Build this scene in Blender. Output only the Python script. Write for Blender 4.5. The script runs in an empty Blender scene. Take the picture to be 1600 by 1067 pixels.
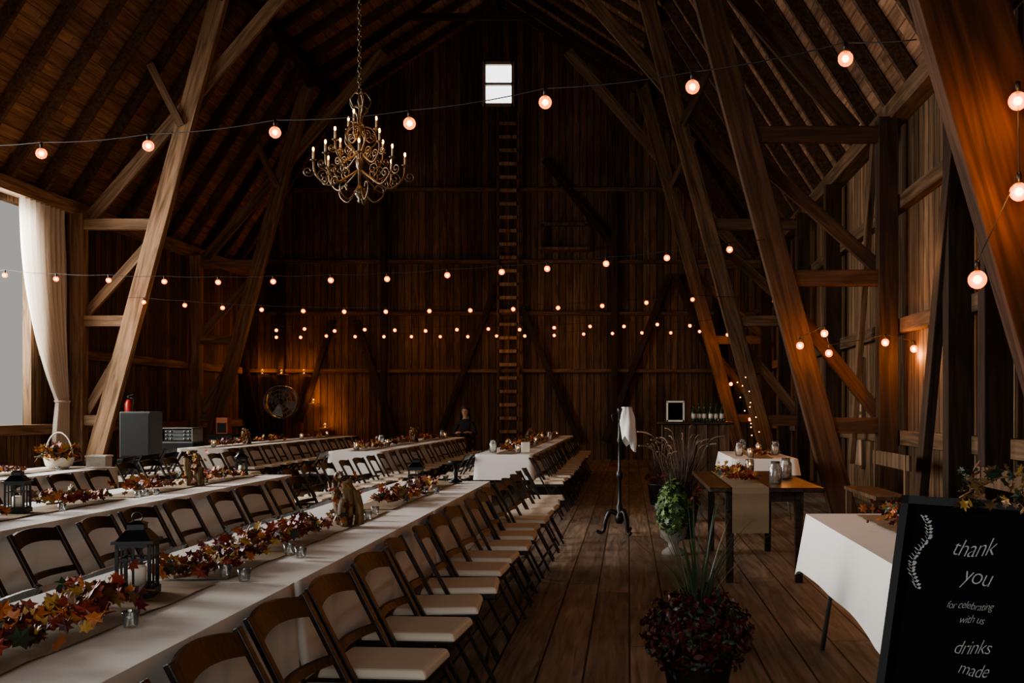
import bpy, math, random
from mathutils import Vector, Matrix
random.seed(7)
R=random.random
def U(a,b): return random.uniform(a,b)
F=1555.0; CX=982.0; CY=640.0; H=1.35
def W(px,py,d): return Vector(((px-CX)/F*d, d, H-(py-CY)/F*d))
SC=bpy.context.scene; COL=SC.collection
try: SC.view_settings.look='AgX - Medium High Contrast'
except Exception: pass
# ---------------------------------------------------------------- camera
cd=bpy.data.cameras.new("camera"); cam=bpy.data.objects.new("camera",cd); COL.objects.link(cam)
cd.sensor_width=36; cd.lens=35.0; cam.location=(0,0,H); cam.rotation_euler=(math.pi/2,0,0)
cd.shift_x=-182/1600; cd.shift_y=106.5/1600; cd.clip_end=200
SC.camera=cam
# ---------------------------------------------------------------- materials
def newmat(name):
    m=bpy.data.materials.new(name); m.use_nodes=True; nt=m.node_tree
    b=nt.nodes["Principled BSDF"]; return m,nt,b
def N(nt,t,**k):
    n=nt.nodes.new(t)
    for a,v in k.items(): setattr(n,a,v)
    return n
def math_(nt,op,a,b=None,c=None):
    n=N(nt,'ShaderNodeMath',operation=op)
    for i,x in enumerate((a,b,c)):
        if x is None: continue
        if isinstance(x,(int,float)): n.inputs[i].default_value=x
        else: nt.links.new(x,n.inputs[i])
    return n.outputs[0]
def mixc(nt,fac,a,b,blend='MIX'):
    n=N(nt,'ShaderNodeMix',data_type='RGBA',blend_type=blend)
    for i,x in ((0,fac),(6,a),(7,b)):
        if isinstance(x,(int,float)): n.inputs[i].default_value=x
        elif isinstance(x,tuple): n.inputs[i].default_value=(x[0],x[1],x[2],1)
        else: nt.links.new(x,n.inputs[i])
    return n.outputs[2]
def wood(name,c1,c2,axis=None,width=.2,grain=2,rough=.75,var=.5,scale=1.0,gap=.05,butt=0,spec=.3,gapdark=1.0):
    m,nt,b=newmat(name); L=nt.links.new
    tc=N(nt,'ShaderNodeTexCoord'); oi=N(nt,'ShaderNodeObjectInfo')
    sep=N(nt,'ShaderNodeSeparateXYZ'); L(tc.outputs['Object'],sep.inputs[0])
    fac_rnd=oi.outputs['Random']; gapfac=None
    if axis is not None:
        t=math_(nt,'DIVIDE',sep.outputs[axis],width)
        idx=math_(nt,'FLOOR',t); fr=math_(nt,'FRACT',t)
        seed=idx
        g1=math_(nt,'LESS_THAN',fr,gap)
        if butt:
            off=N(nt,'ShaderNodeTexWhiteNoise',noise_dimensions='1D'); L(idx,off.inputs['W'])
            q=math_(nt,'ADD',math_(nt,'DIVIDE',sep.outputs[grain],butt),off.outputs['Value'])
            bi=math_(nt,'FLOOR',q); bf=math_(nt,'FRACT',q)
            seed=math_(nt,'ADD',idx,math_(nt,'MULTIPLY',bi,13.7))
            g2=math_(nt,'LESS_THAN',bf,.012/butt*.8)
            g1=math_(nt,'MAXIMUM',g1,g2)
        gapfac=math_(nt,'MULTIPLY',g1,gapdark)
        wn=N(nt,'ShaderNodeTexWhiteNoise',noise_dimensions='1D'); L(seed,wn.inputs['W'])
        fac_rnd=wn.outputs['Value']
    sc=[16*scale]*3; sc[grain]=1.1*scale
    mp=N(nt,'ShaderNodeVectorMath',operation='MULTIPLY'); L(tc.outputs['Object'],mp.inputs[0]); mp.inputs[1].default_value=sc
    ad=N(nt,'ShaderNodeVectorMath',operation='ADD'); L(mp.outputs[0],ad.inputs[0])
    cb=N(nt,'ShaderNodeCombineXYZ'); r40=math_(nt,'MULTIPLY',fac_rnd,40.0)
    for i in range(3): L(r40,cb.inputs[i])
    L(cb.outputs[0],ad.inputs[1])
    nz=N(nt,'ShaderNodeTexNoise'); nz.inputs['Scale'].default_value=1.0; nz.inputs['Detail'].default_value=6; nz.inputs['Distortion'].default_value=1.2
    L(ad.outputs[0],nz.inputs['Vector'])
    nb=N(nt,'ShaderNodeTexNoise'); nb.inputs['Scale'].default_value=.7; nb.inputs['Detail'].default_value=3
    L(tc.outputs['Object'],nb.inputs['Vector'])
    rp=N(nt,'ShaderNodeValToRGB'); rp.color_ramp.elements[0].position=.33; rp.color_ramp.elements[1].position=.68
    rp.color_ramp.elements[0].color=(*c1,1); rp.color_ramp.elements[1].color=(*c2,1)
    L(nz.outputs['Fac'],rp.inputs[0])
    v=math_(nt,'MULTIPLY_ADD',fac_rnd,var*2,1-var)
    v=math_(nt,'MULTIPLY',v,math_(nt,'MULTIPLY_ADD',nb.outputs['Fac'],1.1,.45))
    cv=N(nt,'ShaderNodeCombineXYZ')
    for i in range(3): L(v,cv.inputs[i])
    col=mixc(nt,1.0,rp.outputs[0],cv.outputs[0],'MULTIPLY')
    if gapfac is not None: col=mixc(nt,gapfac,col,(.003,.002,.0015))
    L(col,b.inputs['Base Color']); b.inputs['Roughness'].default_value=rough; b.inputs['Specular IOR Level'].default_value=spec
    bp=N(nt,'ShaderNodeBump'); bp.inputs['Strength'].default_value=.35; bp.inputs['Distance'].default_value=.01
    hh=nz.outputs['Fac']
    if gapfac is not None: hh=math_(nt,'SUBTRACT',hh,math_(nt,'MULTIPLY',gapfac,2.0))
    L(hh,bp.inputs['Height']); L(bp.outputs[0],b.inputs['Normal'])
    return m
def plain(name,c,rough=.6,metal=0,noise=.25,nscale=12,emit=None,es=0,trans=0,bump=0,coat=0,spec=.5):
    m,nt,b=newmat(name); L=nt.links.new
    tc=N(nt,'ShaderNodeTexCoord'); nz=N(nt,'ShaderNodeTexNoise'); nz.inputs['Scale'].default_value=nscale; nz.inputs['Detail'].default_value=4
    L(tc.outputs['Object'],nz.inputs['Vector'])
    a=tuple(x*(1-noise) for x in c); d=tuple(min(1,x*(1+noise)) for x in c)
    L(mixc(nt,nz.outputs['Fac'],a,d),b.inputs['Base Color'])
    b.inputs['Roughness'].default_value=rough; b.inputs['Metallic'].default_value=metal; b.inputs['Specular IOR Level'].default_value=spec
    if trans: b.inputs['Transmission Weight'].default_value=trans
    if emit: b.inputs['Emission Color'].default_value=(*emit,1); b.inputs['Emission Strength'].default_value=es
    if coat: b.inputs['Coat Weight'].default_value=coat
    if bump:
        bp=N(nt,'ShaderNodeBump'); bp.inputs['Strength'].default_value=bump; bp.inputs['Distance'].default_value=.01
        L(nz.outputs['Fac'],bp.inputs['Height']); L(bp.outputs[0],b.inputs['Normal'])
    return m
def weave(name,c,scale=60,rough=.9,amt=.15,translucent=0):
    m,nt,b=newmat(name); L=nt.links.new
    tc=N(nt,'ShaderNodeTexCoord')
    n1=N(nt,'ShaderNodeTexNoise'); n1.inputs['Scale'].default_value=scale; n1.inputs['Detail'].default_value=2
    nz=N(nt,'ShaderNodeTexNoise'); nz.inputs['Scale'].default_value=3; nz.inputs['Detail'].default_value=4
    for w in (n1,nz): L(tc.outputs['Object'],w.inputs['Vector'])
    f=math_(nt,'ADD',math_(nt,'MULTIPLY',n1.outputs['Fac'],.5),math_(nt,'MULTIPLY',nz.outputs['Fac'],.5))
    cc=mixc(nt,f,tuple(x*(1-amt) for x in c),tuple(min(1,x*(1+amt)) for x in c))
    L(cc,b.inputs['Base Color'])
    b.inputs['Roughness'].default_value=rough; b.inputs['Specular IOR Level'].default_value=.2
    bp=N(nt,'ShaderNodeBump'); bp.inputs['Strength'].default_value=.25; bp.inputs['Distance'].default_value=.01
    L(nz.outputs['Fac'],bp.inputs['Height']); L(bp.outputs[0],b.inputs['Normal'])
    if translucent:
        out=nt.nodes['Material Output']; tr=N(nt,'ShaderNodeBsdfTranslucent'); L(cc,tr.inputs['Color'])
        mx=N(nt,'ShaderNodeMixShader'); mx.inputs[0].default_value=translucent
        L(b.outputs[0],mx.inputs[1]); L(tr.outputs[0],mx.inputs[2]); L(mx.outputs[0],out.inputs['Surface'])
    return m
def emis(name,c,s):
    return plain(name,c,emit=c,es=s,noise=.02)
def glowglass(name,c,s,opac):
    m,nt,b=newmat(name); L=nt.links.new
    b.inputs['Base Color'].default_value=(*c,1); b.inputs['Emission Color'].default_value=(*c,1); b.inputs['Emission Strength'].default_value=s; b.inputs['Roughness'].default_value=.2
    tr=N(nt,'ShaderNodeBsdfTransparent'); tr.inputs['Color'].default_value=(1,.80,.55,1)
    mx=N(nt,'ShaderNodeMixShader'); mx.inputs[0].default_value=opac
    L(tr.outputs[0],mx.inputs[1]); L(b.outputs[0],mx.inputs[2]); L(mx.outputs[0],nt.nodes['Material Output'].inputs['Surface'])
    return m
M={}
M['floor']=wood('floor_planks',(.125,.096,.073),(.31,.245,.19),axis=0,width=.235,grain=1,rough=.55,var=.3,gap=.05,butt=4.0,gapdark=.9)
M['wally']=wood('wall_planks_end',(.060,.034,.018),(.17,.105,.060),axis=0,width=.19,grain=2,var=.4,gap=.09)
M['wallx']=wood('wall_planks_side',(.072,.042,.022),(.22,.135,.074),axis=1,width=.2,grain=2,var=.4,gap=.09)
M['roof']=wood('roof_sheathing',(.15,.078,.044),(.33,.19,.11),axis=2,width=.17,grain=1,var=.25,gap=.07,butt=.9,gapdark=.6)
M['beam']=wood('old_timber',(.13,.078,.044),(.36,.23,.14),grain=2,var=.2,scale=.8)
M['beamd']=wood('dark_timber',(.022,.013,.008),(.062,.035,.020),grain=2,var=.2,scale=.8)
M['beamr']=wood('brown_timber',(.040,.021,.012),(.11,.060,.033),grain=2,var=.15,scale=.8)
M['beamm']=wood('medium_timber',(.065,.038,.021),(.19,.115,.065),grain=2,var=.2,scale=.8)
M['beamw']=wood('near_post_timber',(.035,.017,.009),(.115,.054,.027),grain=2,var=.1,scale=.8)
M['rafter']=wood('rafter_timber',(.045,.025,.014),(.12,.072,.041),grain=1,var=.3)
M['chair']=wood('chair_wood',(.006,.0038,.0027),(.016,.009,.0055),grain=2,rough=.38,var=.15,scale=2,spec=.4)
M['pad']=plain('seat_pad',(.68,.60,.49),.5,noise=.08,nscale=8)
M['tablewood']=wood('dark_table_wood',(.024,.013,.008),(.065,.036,.020),axis=0,width=.14,grain=1,rough=.35,var=.2,gap=.02)
M['cloth']=weave('white_tablecloth',(.79,.765,.72),amt=.06)
M['burlap']=weave('burlap',(.30,.23,.15),scale=160,amt=.45)
M['black']=plain('black_metal',(.010,.012,.013),.4,.4)
M['blackp']=plain('black_plastic',(.010,.010,.011),.6,spec=.25)
M['grayp']=plain('speaker_gray',(.065,.078,.078),.6)
M['grille']=plain('speaker_grille',(.045,.052,.053),.7,nscale=200)
M['steel']=plain('steel',(.35,.34,.32),.35,.9)
M['iron']=plain('chandelier_iron',(.19,.15,.10),.38,.75,noise=.5)
M['ivory']=plain('ivory_candle',(.62,.52,.36),.5)
M['wax']=plain('white_wax',(.75,.70,.60),.4)
M['bulb']=glowglass('bulb_globe',(1,.27,.035),2.6,.42)
M['filament']=emis('bulb_core',(1,.50,.15),24)
M['fairy']=emis('fairy_light_glow',(1,.42,.10),14)
M['flame']=emis('candle_bulb_glow',(1,.42,.09),18)
M['candleflame']=emis('flame',(1,.34,.06),22)
M['wire']=plain('wire',(.008,.008,.008),.6)
M['glass']=plain('clear_glass',(.9,.92,.9),.05,trans=.95,noise=.01)
M['bottle']=plain('bottle_glass',(.03,.06,.03),.08,noise=.1)
M['winglass']=plain('window_pane',(.8,.85,.9),.4,emit=(.92,.95,1.0),es=2.4,noise=.03)  # pane emits light itself, standing in for the daylight behind it
M['frame']=plain('window_frame',(.30,.26,.20),.6)
M['curtain']=weave('cream_curtain',(.84,.76,.66),scale=60,amt=.06,translucent=.45)
M['bark']=wood('bark',(.05,.03,.013),(.24,.155,.065),grain=2,scale=2.5,var=.2)
M['logtop']=plain('log_end',(.20,.13,.07),.8)
M['soil']=plain('soil',(.02,.013,.008),.95,nscale=60,bump=.5)
M['potd']=plain('dark_pot',(.012,.010,.009),.5)
M['urn']=plain('pale_urn',(.34,.31,.27),.7,nscale=20,bump=.2)
M['green']=plain('leaf_green',(.07,.13,.04),.5,nscale=6)
M['lime']=plain('leaf_lime',(.15,.23,.07),.5,nscale=6)
M['dgreen']=plain('leaf_dark_green',(.02,.035,.016),.5)
M['spike']=plain('spike_leaf',(.05,.075,.038),.5,spec=.3)
M['burg']=plain('leaf_burgundy',(.07,.010,.010),.5,nscale=9)
M['mum']=plain('blossom_burgundy',(.05,.008,.008),.6,nscale=9,spec=.15)
M['mum2']=plain('blossom_red',(.10,.014,.010),.6,nscale=9,spec=.15)
M['red']=plain('leaf_red',(.20,.030,.015),.5,nscale=9)
M['orange']=plain('leaf_orange',(.36,.11,.02),.5,nscale=9)
M['gold']=plain('leaf_gold',(.36,.21,.05),.5,nscale=9)
M['brown']=plain('leaf_brown',(.14,.07,.03),.6,nscale=9)
M['plume']=plain('grass_plume',(.20,.14,.10),.9)
M['pgrass']=plain('russet_grass',(.065,.038,.026),.6)
M['wicker']=plain('wicker_white',(.58,.54,.46),.7,nscale=60,bump=.4)
M['slate']=plain('chalkboard_slate',(.004,.004,.005),.95,noise=.5,nscale=3,spec=.06)
M['chalk']=plain('chalk',(.24,.235,.225),.95,noise=.7,nscale=150)
M['extred']=plain('extinguisher_red',(.30,.02,.015),.3)
M['orangebox']=plain('orange_vinyl',(.35,.09,.03),.5)
M['skin']=plain('skin',(.45,.26,.18),.5)
M['shirt']=plain('black_shirt',(.014,.013,.014),.85)
M['jeans']=plain('dark_jeans',(.02,.025,.04),.85)
M['hair']=plain('dark_hair',(.03,.015,.008),.5)
M['outdoor']=plain('ground_outside',(.16,.17,.10),.95)
LEAFM=[M['burg'],M['red'],M['orange'],M['gold'],M['brown'],M['dgreen']]
# ---------------------------------------------------------------- mesh builder
class MB:
    def __init__(s): s.v=[];s.f=[];s.m=[];s.sm=[]
    def add(s,vs,fs,mat=0,smooth=False):
        o=len(s.v); s.v+= [tuple(x) for x in vs]
        for f in fs: s.f.append(tuple(i+o for i in f)); s.m.append(mat); s.sm.append(smooth)
        return s
    def box(s,c,d,rot=None,mat=0,taper=1.0):
        c=Vector(c); hx,hy,hz=d[0]/2,d[1]/2,d[2]/2; vs=[]
        for z in (-1,1):
            t=taper if z>0 else 1
            for x,y in ((-1,-1),(1,-1),(1,1),(-1,1)):
                p=Vector((x*hx*t,y*hy*t,z*hz))
                if rot: p=rot@p
                vs.append(c+p)
        return s.add(vs,[(3,2,1,0),(4,5,6,7),(0,1,5,4),(1,2,6,5),(2,3,7,6),(3,0,4,7)],mat)
    def beam(s,a,b,w,h,up=(0,0,1),mat=0):
        a=Vector(a);b=Vector(b);z=(b-a);L=z.length;z.normalize();u=Vector(up)
        if abs(z.dot(u))>.98:u=Vector((0,1,0))
        x=z.cross(u).normalized();y=z.cross(x).normalized()
        rot=Matrix((x,y,z)).transposed()
        return s.box((a+b)/2,(w,h,L),rot,mat)
    def tube(s,pts,r,n=6,mat=0,caps=True):
        pts=[Vector(p) for p in pts]; k=len(pts); rs=r if isinstance(r,(list,tuple)) else [r]*k
        vs=[];prev=None
        for i,p in enumerate(pts):
            t=(pts[min(i+1,k-1)]-pts[max(i-1,0)])
            if t.length<1e-9:t=Vector((0,0,1))
            t.normalize()
            if prev is None:
                u=Vector((0,0,1)) if abs(t.z)<.9 else Vector((1,0,0))
            else: u=prev
            x=(u-t*u.dot(t))
            if x.length<1e-6: x=t.orthogonal()
            x.normalize(); prev=x; y=t.cross(x)
            for j in range(n):
                a=2*math.pi*j/n; vs.append(p+(x*math.cos(a)+y*math.sin(a))*rs[i])
        fs=[]
        for i in range(k-1):
            for j in range(n):
                fs.append((i*n+j,i*n+(j+1)%n,(i+1)*n+(j+1)%n,(i+1)*n+j))
        if caps: fs.append(tuple(range(n-1,-1,-1))); fs.append(tuple((k-1)*n+j for j in range(n)))
        return s.add(vs,fs,mat,True)
    def lathe(s,prof,c=(0,0,0),n=16,mat=0):
        c=Vector(c);vs=[];fs=[];k=len(prof)
        for r,z in prof:
            for j in range(n):
                a=2*math.pi*j/n; vs.append(c+Vector((r*math.cos(a),r*math.sin(a),z)))
        for i in range(k-1):
            for j in range(n): fs.append((i*n+j,i*n+(j+1)%n,(i+1)*n+(j+1)%n,(i+1)*n+j))
        fs.append(tuple(range(n-1,-1,-1))); fs.append(tuple((k-1)*n+j for j in range(n)))
        return s.add(vs,fs,mat,True)
    def ball(s,c,r,n=10,mat=0):
        r=r if isinstance(r,(tuple,list)) else (r,r,r); c=Vector(c);vs=[];fs=[];m=max(4,n//2+1)
        for i in range(m+1):
            ph=math.pi*i/m
            for j in range(n):
                a=2*math.pi*j/n; vs.append(c+Vector((r[0]*math.sin(ph)*math.cos(a),r[1]*math.sin(ph)*math.sin(a),-r[2]*math.cos(ph))))
        for i in range(m):
            for j in range(n): fs.append((i*n+j,i*n+(j+1)%n,(i+1)*n+(j+1)%n,(i+1)*n+j))
        return s.add(vs,fs,mat,True)
    def leaf(s,c,size,mat=0,kind='maple',nrm=None):
        c=Vector(c)
        if nrm is None: nrm=Vector((U(-1,1),U(-1,1),U(.1,1)))
        nrm=nrm.normalized(); x=nrm.orthogonal().normalized(); y=nrm.cross(x); a=U(0,6.28)
        x,y=(x*math.cos(a)+y*math.sin(a)),(y*math.cos(a)-x*math.sin(a))
        if kind=='maple': pr=[(0,-.5),(.2,-.28),(.55,-.3),(.36,0),(.5,.3),(.18,.22),(0,.6),(-.18,.22),(-.5,.3),(-.36,0),(-.55,-.3),(-.2,-.28)]
        else: pr=[(0,-.5),(.25,-.2),(.27,.1),(0,.6),(-.27,.1),(-.25,-.2)]
        cen=c+nrm*size*U(-.15,.2)
        vs=[cen]+[c+x*px*size+y*py*size for px,py in pr]
        k=len(pr); return s.add(vs,[(0,1+i,1+(i+1)%k) for i in range(k)],mat)
    def obj(s,name,mats,parent=None,loc=(0,0,0),rot=None,bevel=0,**props):
        me=bpy.data.meshes.new(name); me.from_pydata(s.v,[],s.f)
        for mt in (mats if isinstance(mats,(list,tuple)) else [mats]): me.materials.append(mt)
        for i,p in enumerate(me.polygons): p.material_index=s.m[i]; p.use_smooth=s.sm[i]
        me.update()
        o=bpy.data.objects.new(name,me); COL.objects.link(o); o.location=loc
        if rot is not None: o.rotation_euler=rot
        if parent: o.parent=parent
        if bevel:
            b=o.modifiers.new('bevel','BEVEL'); b.width=bevel; b.segments=2; b.limit_method='ANGLE'
        for k,v in props.items(): o[k]=v
        return o
def thing(name,loc,label,category,group=None,rz=0):
    e=bpy.data.objects.new(name,None); e.empty_display_size=.1; COL.objects.link(e); e.location=loc; e.rotation_euler=(0,0,rz)
    e['label']=label; e['category']=category
    if group: e['group']=group
    return e
def dup(root,loc,rz=0,label=None):
    def rec(o,par):
        c=o.copy(); COL.objects.link(c)
        if par: c.parent=par
        for ch in kids.get(o,[]): rec(ch,c)
        return c
    kids={}
    def gather(o):
        kids[o]=list(o.children)
        for ch in kids[o]: gather(ch)
    gather(root); n=rec(root,None); n.location=loc; n.rotation_euler=(0,0,rz)
    if label: n['label']=label
    return n
def st(o): o['kind']='structure'; return o
# ---------------------------------------------------------------- room shell
CXB=-3.5; HW=7.0; YE=27.0; YN=-3.0; XL=CXB-HW; XR=CXB+HW; ZE=5.2; BO=4.2; ZB=9.6; ZR=12.3
st(MB().box((CXB,12,-.1),(14.6,30.6,.2)).obj('floor',M['floor']))
st(MB().box((CXB,12,-.5),(140,140,.3)).obj('ground_outside',M['outdoor']))
def wall_prof(y0,y1,name,hole):
    x0,x1,z0,z1=hole; b=MB()
    def top(x):
        u=abs(x-CXB)
        return ZE+(HW-u)*(ZB-ZE)/(HW-BO) if u>BO else ZR-(u)*(ZR-ZB)/BO
    xs=sorted(set([XL,CXB-BO,CXB,CXB+BO,XR,x0,x1]))
    for a,c in zip(xs[:-1],xs[1:]):
        segs=[(0,0,top(a),top(c))]
        if a>=x0-1e-6 and c<=x1+1e-6: segs=[(0,0,z0,z0),(z1,z1,top(a),top(c))]
        for (za,zc,zA,zC) in segs:
            if zA-za<1e-4: continue
            b.add([(a,y0,za),(c,y0,zc),(c,y0,zC),(a,y0,zA),(a,y1,za),(c,y1,zc),(c,y1,zC),(a,y1,zA)],
                  [(0,1,2,3),(7,6,5,4),(0,4,5,1),(3,2,6,7),(0,3,7,4),(1,5,6,2)])
    return st(b.obj(name,M['wally']))
wxa=W(757,97,YE).x; wxb=W(802,97,YE).x; wza=W(0,165,YE).z; wzb=W(0,100,YE).z
wall_prof(YE,YE+.15,'wall_back',(wxa,wxb,wza,wzb))
wall_prof(YN-.15,YN,'wall_front',(-6.5,2.0,.0,4.2))
def side_wall(x0,x1,name,holes):
    b=MB(); ys=sorted(set([YN,YE]+[h[0] for h in holes]+[h[1] for h in holes]))
    for a,c in zip(ys[:-1],ys[1:]):
        hs=[h for h in holes if a>=h[0]-1e-6 and c<=h[1]+1e-6]
        segs=[(0,ZE)] if not hs else [(0,hs[0][2]),(hs[0][3],ZE)]
        for p,q in segs:
            if q-p>1e-3: b.box(((x0+x1)/2,(a+c)/2,(p+q)/2),(x1-x0,c-a,q-p))
    return st(b.obj(name,M['wallx']))
side_wall(XL-.15,XL,'wall_left',[(5,9.5,0,4.6),(13.6,17.5,1.0,4.9)])
side_wall(XR,XR+.15,'wall_right',[(14.7,15.15,.5,2.1)])
for s,nm in ((-1,'ceiling'),(1,'ceiling.001')):
    b=MB(); T=.12
    for (u0,z0,u1,z1) in ((HW+.02,ZE,BO,ZB),(BO,ZB,0,ZR)):
        p=[(CXB+s*u0,YN-.2,z0),(CXB+s*u1,YN-.2,z1),(CXB+s*u1,YE+.2,z1),(CXB+s*u0,YE+.2,z0)]
        q=[(x+s*T*.8,y,z+T*.6) for x,y,z in p]
        b.add(p+q,[(0,1,2,3),(7,6,5,4),(0,4,5,1),(1,5,6,2),(2,6,7,3),(3,7,4,0)])
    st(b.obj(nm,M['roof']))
w=thing('window_1',((wxa+wxb)/2,YE,wza),'small white sash window high in the plank gable wall','window'); w['kind']='structure'
ww=wxb-wxa; wh=wzb-wza
b=MB()
for x in (-ww/2,ww/2): b.box((x,-.03,wh/2),(.08,.12,wh+.08))
for z in (0,wh/2,wh): b.box((0,-.03,z),(ww,.12,.06 if z==wh/2 else .08))
b.obj('window_frame',M['frame'],w)
MB().box((0,.06,wh/2),(ww,.01,wh)).obj('window_pane',M['winglass'],w)
w=thing('window_2',(XR,14.92,.5),'narrow daylight window between wall planks','window'); w['kind']='structure'
b=MB()
for y in (-.22,.22): b.box((-.02,y,.8),(.08,.05,1.6))
for z in (0,.8,1.6): b.box((-.02,0,z),(.08,.45,.05))
b.obj('window_frame',M['beamm'],w); MB().box((.07,0,.8),(.01,.44,1.6)).obj('window_pane',M['winglass'],w)
def timber(name,a,b_,w,h,mat,label,cat,parent=None,kind=None,up=(0,1,0),group=None):
    a=Vector(a);b_=Vector(b_);z=b_-a;L=z.length;z.normalize();u=Vector(up)
    if abs(z.dot(u))>.98:u=Vector((0,0,1))
    x=z.cross(u).normalized();y=z.cross(x).normalized()
    o=MB().box((0,0,L/2),(w,h,L)).obj(name,mat,None,a,bevel=.008)
    o.rotation_mode='QUATERNION'; o.rotation_quaternion=Matrix((x,y,z)).transposed().to_quaternion()
    if parent: 
        o.parent=parent; o.location=a-parent.location
    else: o['label']=label;o['category']=cat
    if kind:o['kind']=kind
    if group:o['group']=group
    return o
k=0
for z in (2.4,3.95,5.35,7.3):
    k+=1
    u=HW-.05 if z<5.3 else (HW-(z-ZE)*(HW-BO)/(ZB-ZE)-.1)
    timber('trim_%d'%k,(CXB-u,YE-.05,z),(CXB+u,YE-.05,z),.18,.1,M['beamm'],'horizontal wall girt','girt',kind='structure',up=(0,0,1))
for z in (1.0,2.4,3.95):
    k+=1; timber('trim_%d'%k,(XR-.06,YN,z),(XR-.06,YE-.1,z),.12,.18,M['beamm'],'wall girt','girt',kind='structure')
for z in (1.0,):
    k+=1; timber('trim_%d'%k,(XL+.06,9.6,z),(XL+.06,YE-.1,z),.12,.18,M['beam'],'wall girt','girt',kind='structure')
k+=1; timber('trim_%d'%k,(XL+.06,17.7,2.4),(XL+.06,YE-.1,2.4),.12,.18,M['beam'],'wall girt','girt',kind='structure')
for s in (-1,1):
    k+=1; timber('trim_%d'%k,(CXB+s*(HW-.12),YN,ZE-.1),(CXB+s*(HW-.12),YE,ZE-.1),.24,.24,M['beam'] if s<0 else M['beamm'],'wall plate','wall plate',kind='structure')
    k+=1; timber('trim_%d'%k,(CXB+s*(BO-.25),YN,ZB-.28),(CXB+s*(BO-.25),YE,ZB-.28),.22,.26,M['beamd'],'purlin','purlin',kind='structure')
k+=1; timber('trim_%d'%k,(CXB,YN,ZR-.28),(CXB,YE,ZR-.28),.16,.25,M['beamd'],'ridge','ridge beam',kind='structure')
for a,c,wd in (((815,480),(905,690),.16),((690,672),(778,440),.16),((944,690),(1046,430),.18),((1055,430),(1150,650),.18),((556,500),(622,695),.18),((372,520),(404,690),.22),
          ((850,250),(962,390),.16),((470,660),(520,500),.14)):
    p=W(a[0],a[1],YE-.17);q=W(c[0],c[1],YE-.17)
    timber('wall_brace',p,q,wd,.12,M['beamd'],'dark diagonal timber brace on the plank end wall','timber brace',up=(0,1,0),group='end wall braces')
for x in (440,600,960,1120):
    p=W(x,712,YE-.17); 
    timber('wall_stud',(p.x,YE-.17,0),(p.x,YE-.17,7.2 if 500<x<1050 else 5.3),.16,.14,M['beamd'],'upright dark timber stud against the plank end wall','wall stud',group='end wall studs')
for y in (8.9,9.9,16.0,21.0):
    timber('side_wall_stud',(XR-.22,y,0),(XR-.22,y,ZE-.25),.26,.18,M['beamd'],'upright dark timber post against the side wall','wall post',group='side wall posts')
timber('side_wall_brace',(XR-.42,10.6,.1),(XR-.30,9.7,4.3),.2,.1,M['beamd'],'dark diagonal timber brace against the side wall','timber brace',group='side wall braces',up=(1,0,0))
timber('side_wall_brace',(XR-.32,14.2,.6),(XR-.30,12.9,5.0),.14,.08,M['beamm'],'dark diagonal timber brace against the side wall','timber brace',group='side wall braces',up=(1,0,0))
p=W(882,390,YE-.3); pf=thing('wall_shelf_frame',(p.x,YE-.3,p.z),'small timber frame shelf high on the end wall','shelf')
MB().box((0,0,0),(1.35,.5,.06)).obj('board',M['beamm'],pf)
for sx in (-1,1): MB().box((sx*.6,.1,.35),(.08,.08,.7)).obj('upright',M['beamm'],pf)
MB().box((0,.1,.7),(1.28,.08,.1)).obj('top_rail',M['beamm'],pf)
# rafters
for s in (-1,1):
    pr=None
    y=3.0
    while y<26.8:
        if pr is None:
            b=MB(); dd=.18
            for (u0,z0,u1,z1) in ((HW-.02,ZE,BO-.02,ZB-.02),(BO-.02,ZB-.02,.14,ZR-.11)):
                nrm=Vector((-(z1-z0),0,-(u0-u1))).normalized()
                A=Vector((u0,0,z0));B=Vector((u1,0,z1)); n2=nrm*dd
                pts=[]
                for yy in (-.04,.04):
                    for P in (A,B,B+n2,A+n2): pts.append((s*max(P.x,.08),yy,P.z))
                b.add(pts,[(0,1,2,3),(7,6,5,4),(0,4,5,1),(2,6,7,3),(0,3,7,4),(1,5,6,2)])
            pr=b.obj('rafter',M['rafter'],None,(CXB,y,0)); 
            pr['label']='dark weathered rafter running from wall plate to ridge'; pr['category']='rafter'; pr['group']='roof rafters'
        else:
            c=pr.copy(); COL.objects.link(c); c.location=(CXB,y,0)
        y+=.97
# trusses
TC=-3.65
def truss(y,s,mw=.3,off=6.4,mat=None,pm=None,main=None):
    po=6.95 if s>0 else 6.65
    T=thing('timber_truss',(TC+s*off,y,0),'tall leaning plank truss post with cross ties and braces','timber truss','barn trusses')
    P=lambda u,z,dy=0: Vector((TC+s*u,y+dy,z))
    sl=(off-3.95)/9.1
    mo=lambda z: off-sl*z
    timber('main_post',P(off,0),P(3.95,9.1),mw,.16,main or mat,'','',T)
    timber('wall_post',P(po-.06,0),P(po-.06,ZE-.2),.24,.22,pm,'','',T)
    for z in (1.15,3.0,4.8): timber('cross_tie',P(mo(z),z),P(po-.1,z),.2,.12,mat,'','',T)
    for z0,z1 in ((1.3,2.75),(3.15,4.65)):
        timber('diagonal_brace',P(mo(z1),z1,.1),P(po-.15,z0,.1),.17,.08,mat,'','',T)
    timber('roof_rib',P(6.5,4.9,.16),P(2.2,9.9,.16),.24,.08,mat,'','',T)
    timber('upper_strut',P(3.95,9.0,-.12),P(.1,11.6,-.12),.18,.08,M['beamd'],'','',T)
    timber('knee_brace',P(mo(6.6),6.6,-.14),P(5.2,7.75,-.14),.14,.06,mat,'','',T)
    if s>0: timber('collar_tie',P(1.7,10.7,.1),P(-1.7,10.7,.1),.16,.08,M['beamd'],'','',T)
    return T
truss(5.7,1,.50,6.62,M['beamr'],M['beamd'],M['beamw'])
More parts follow.
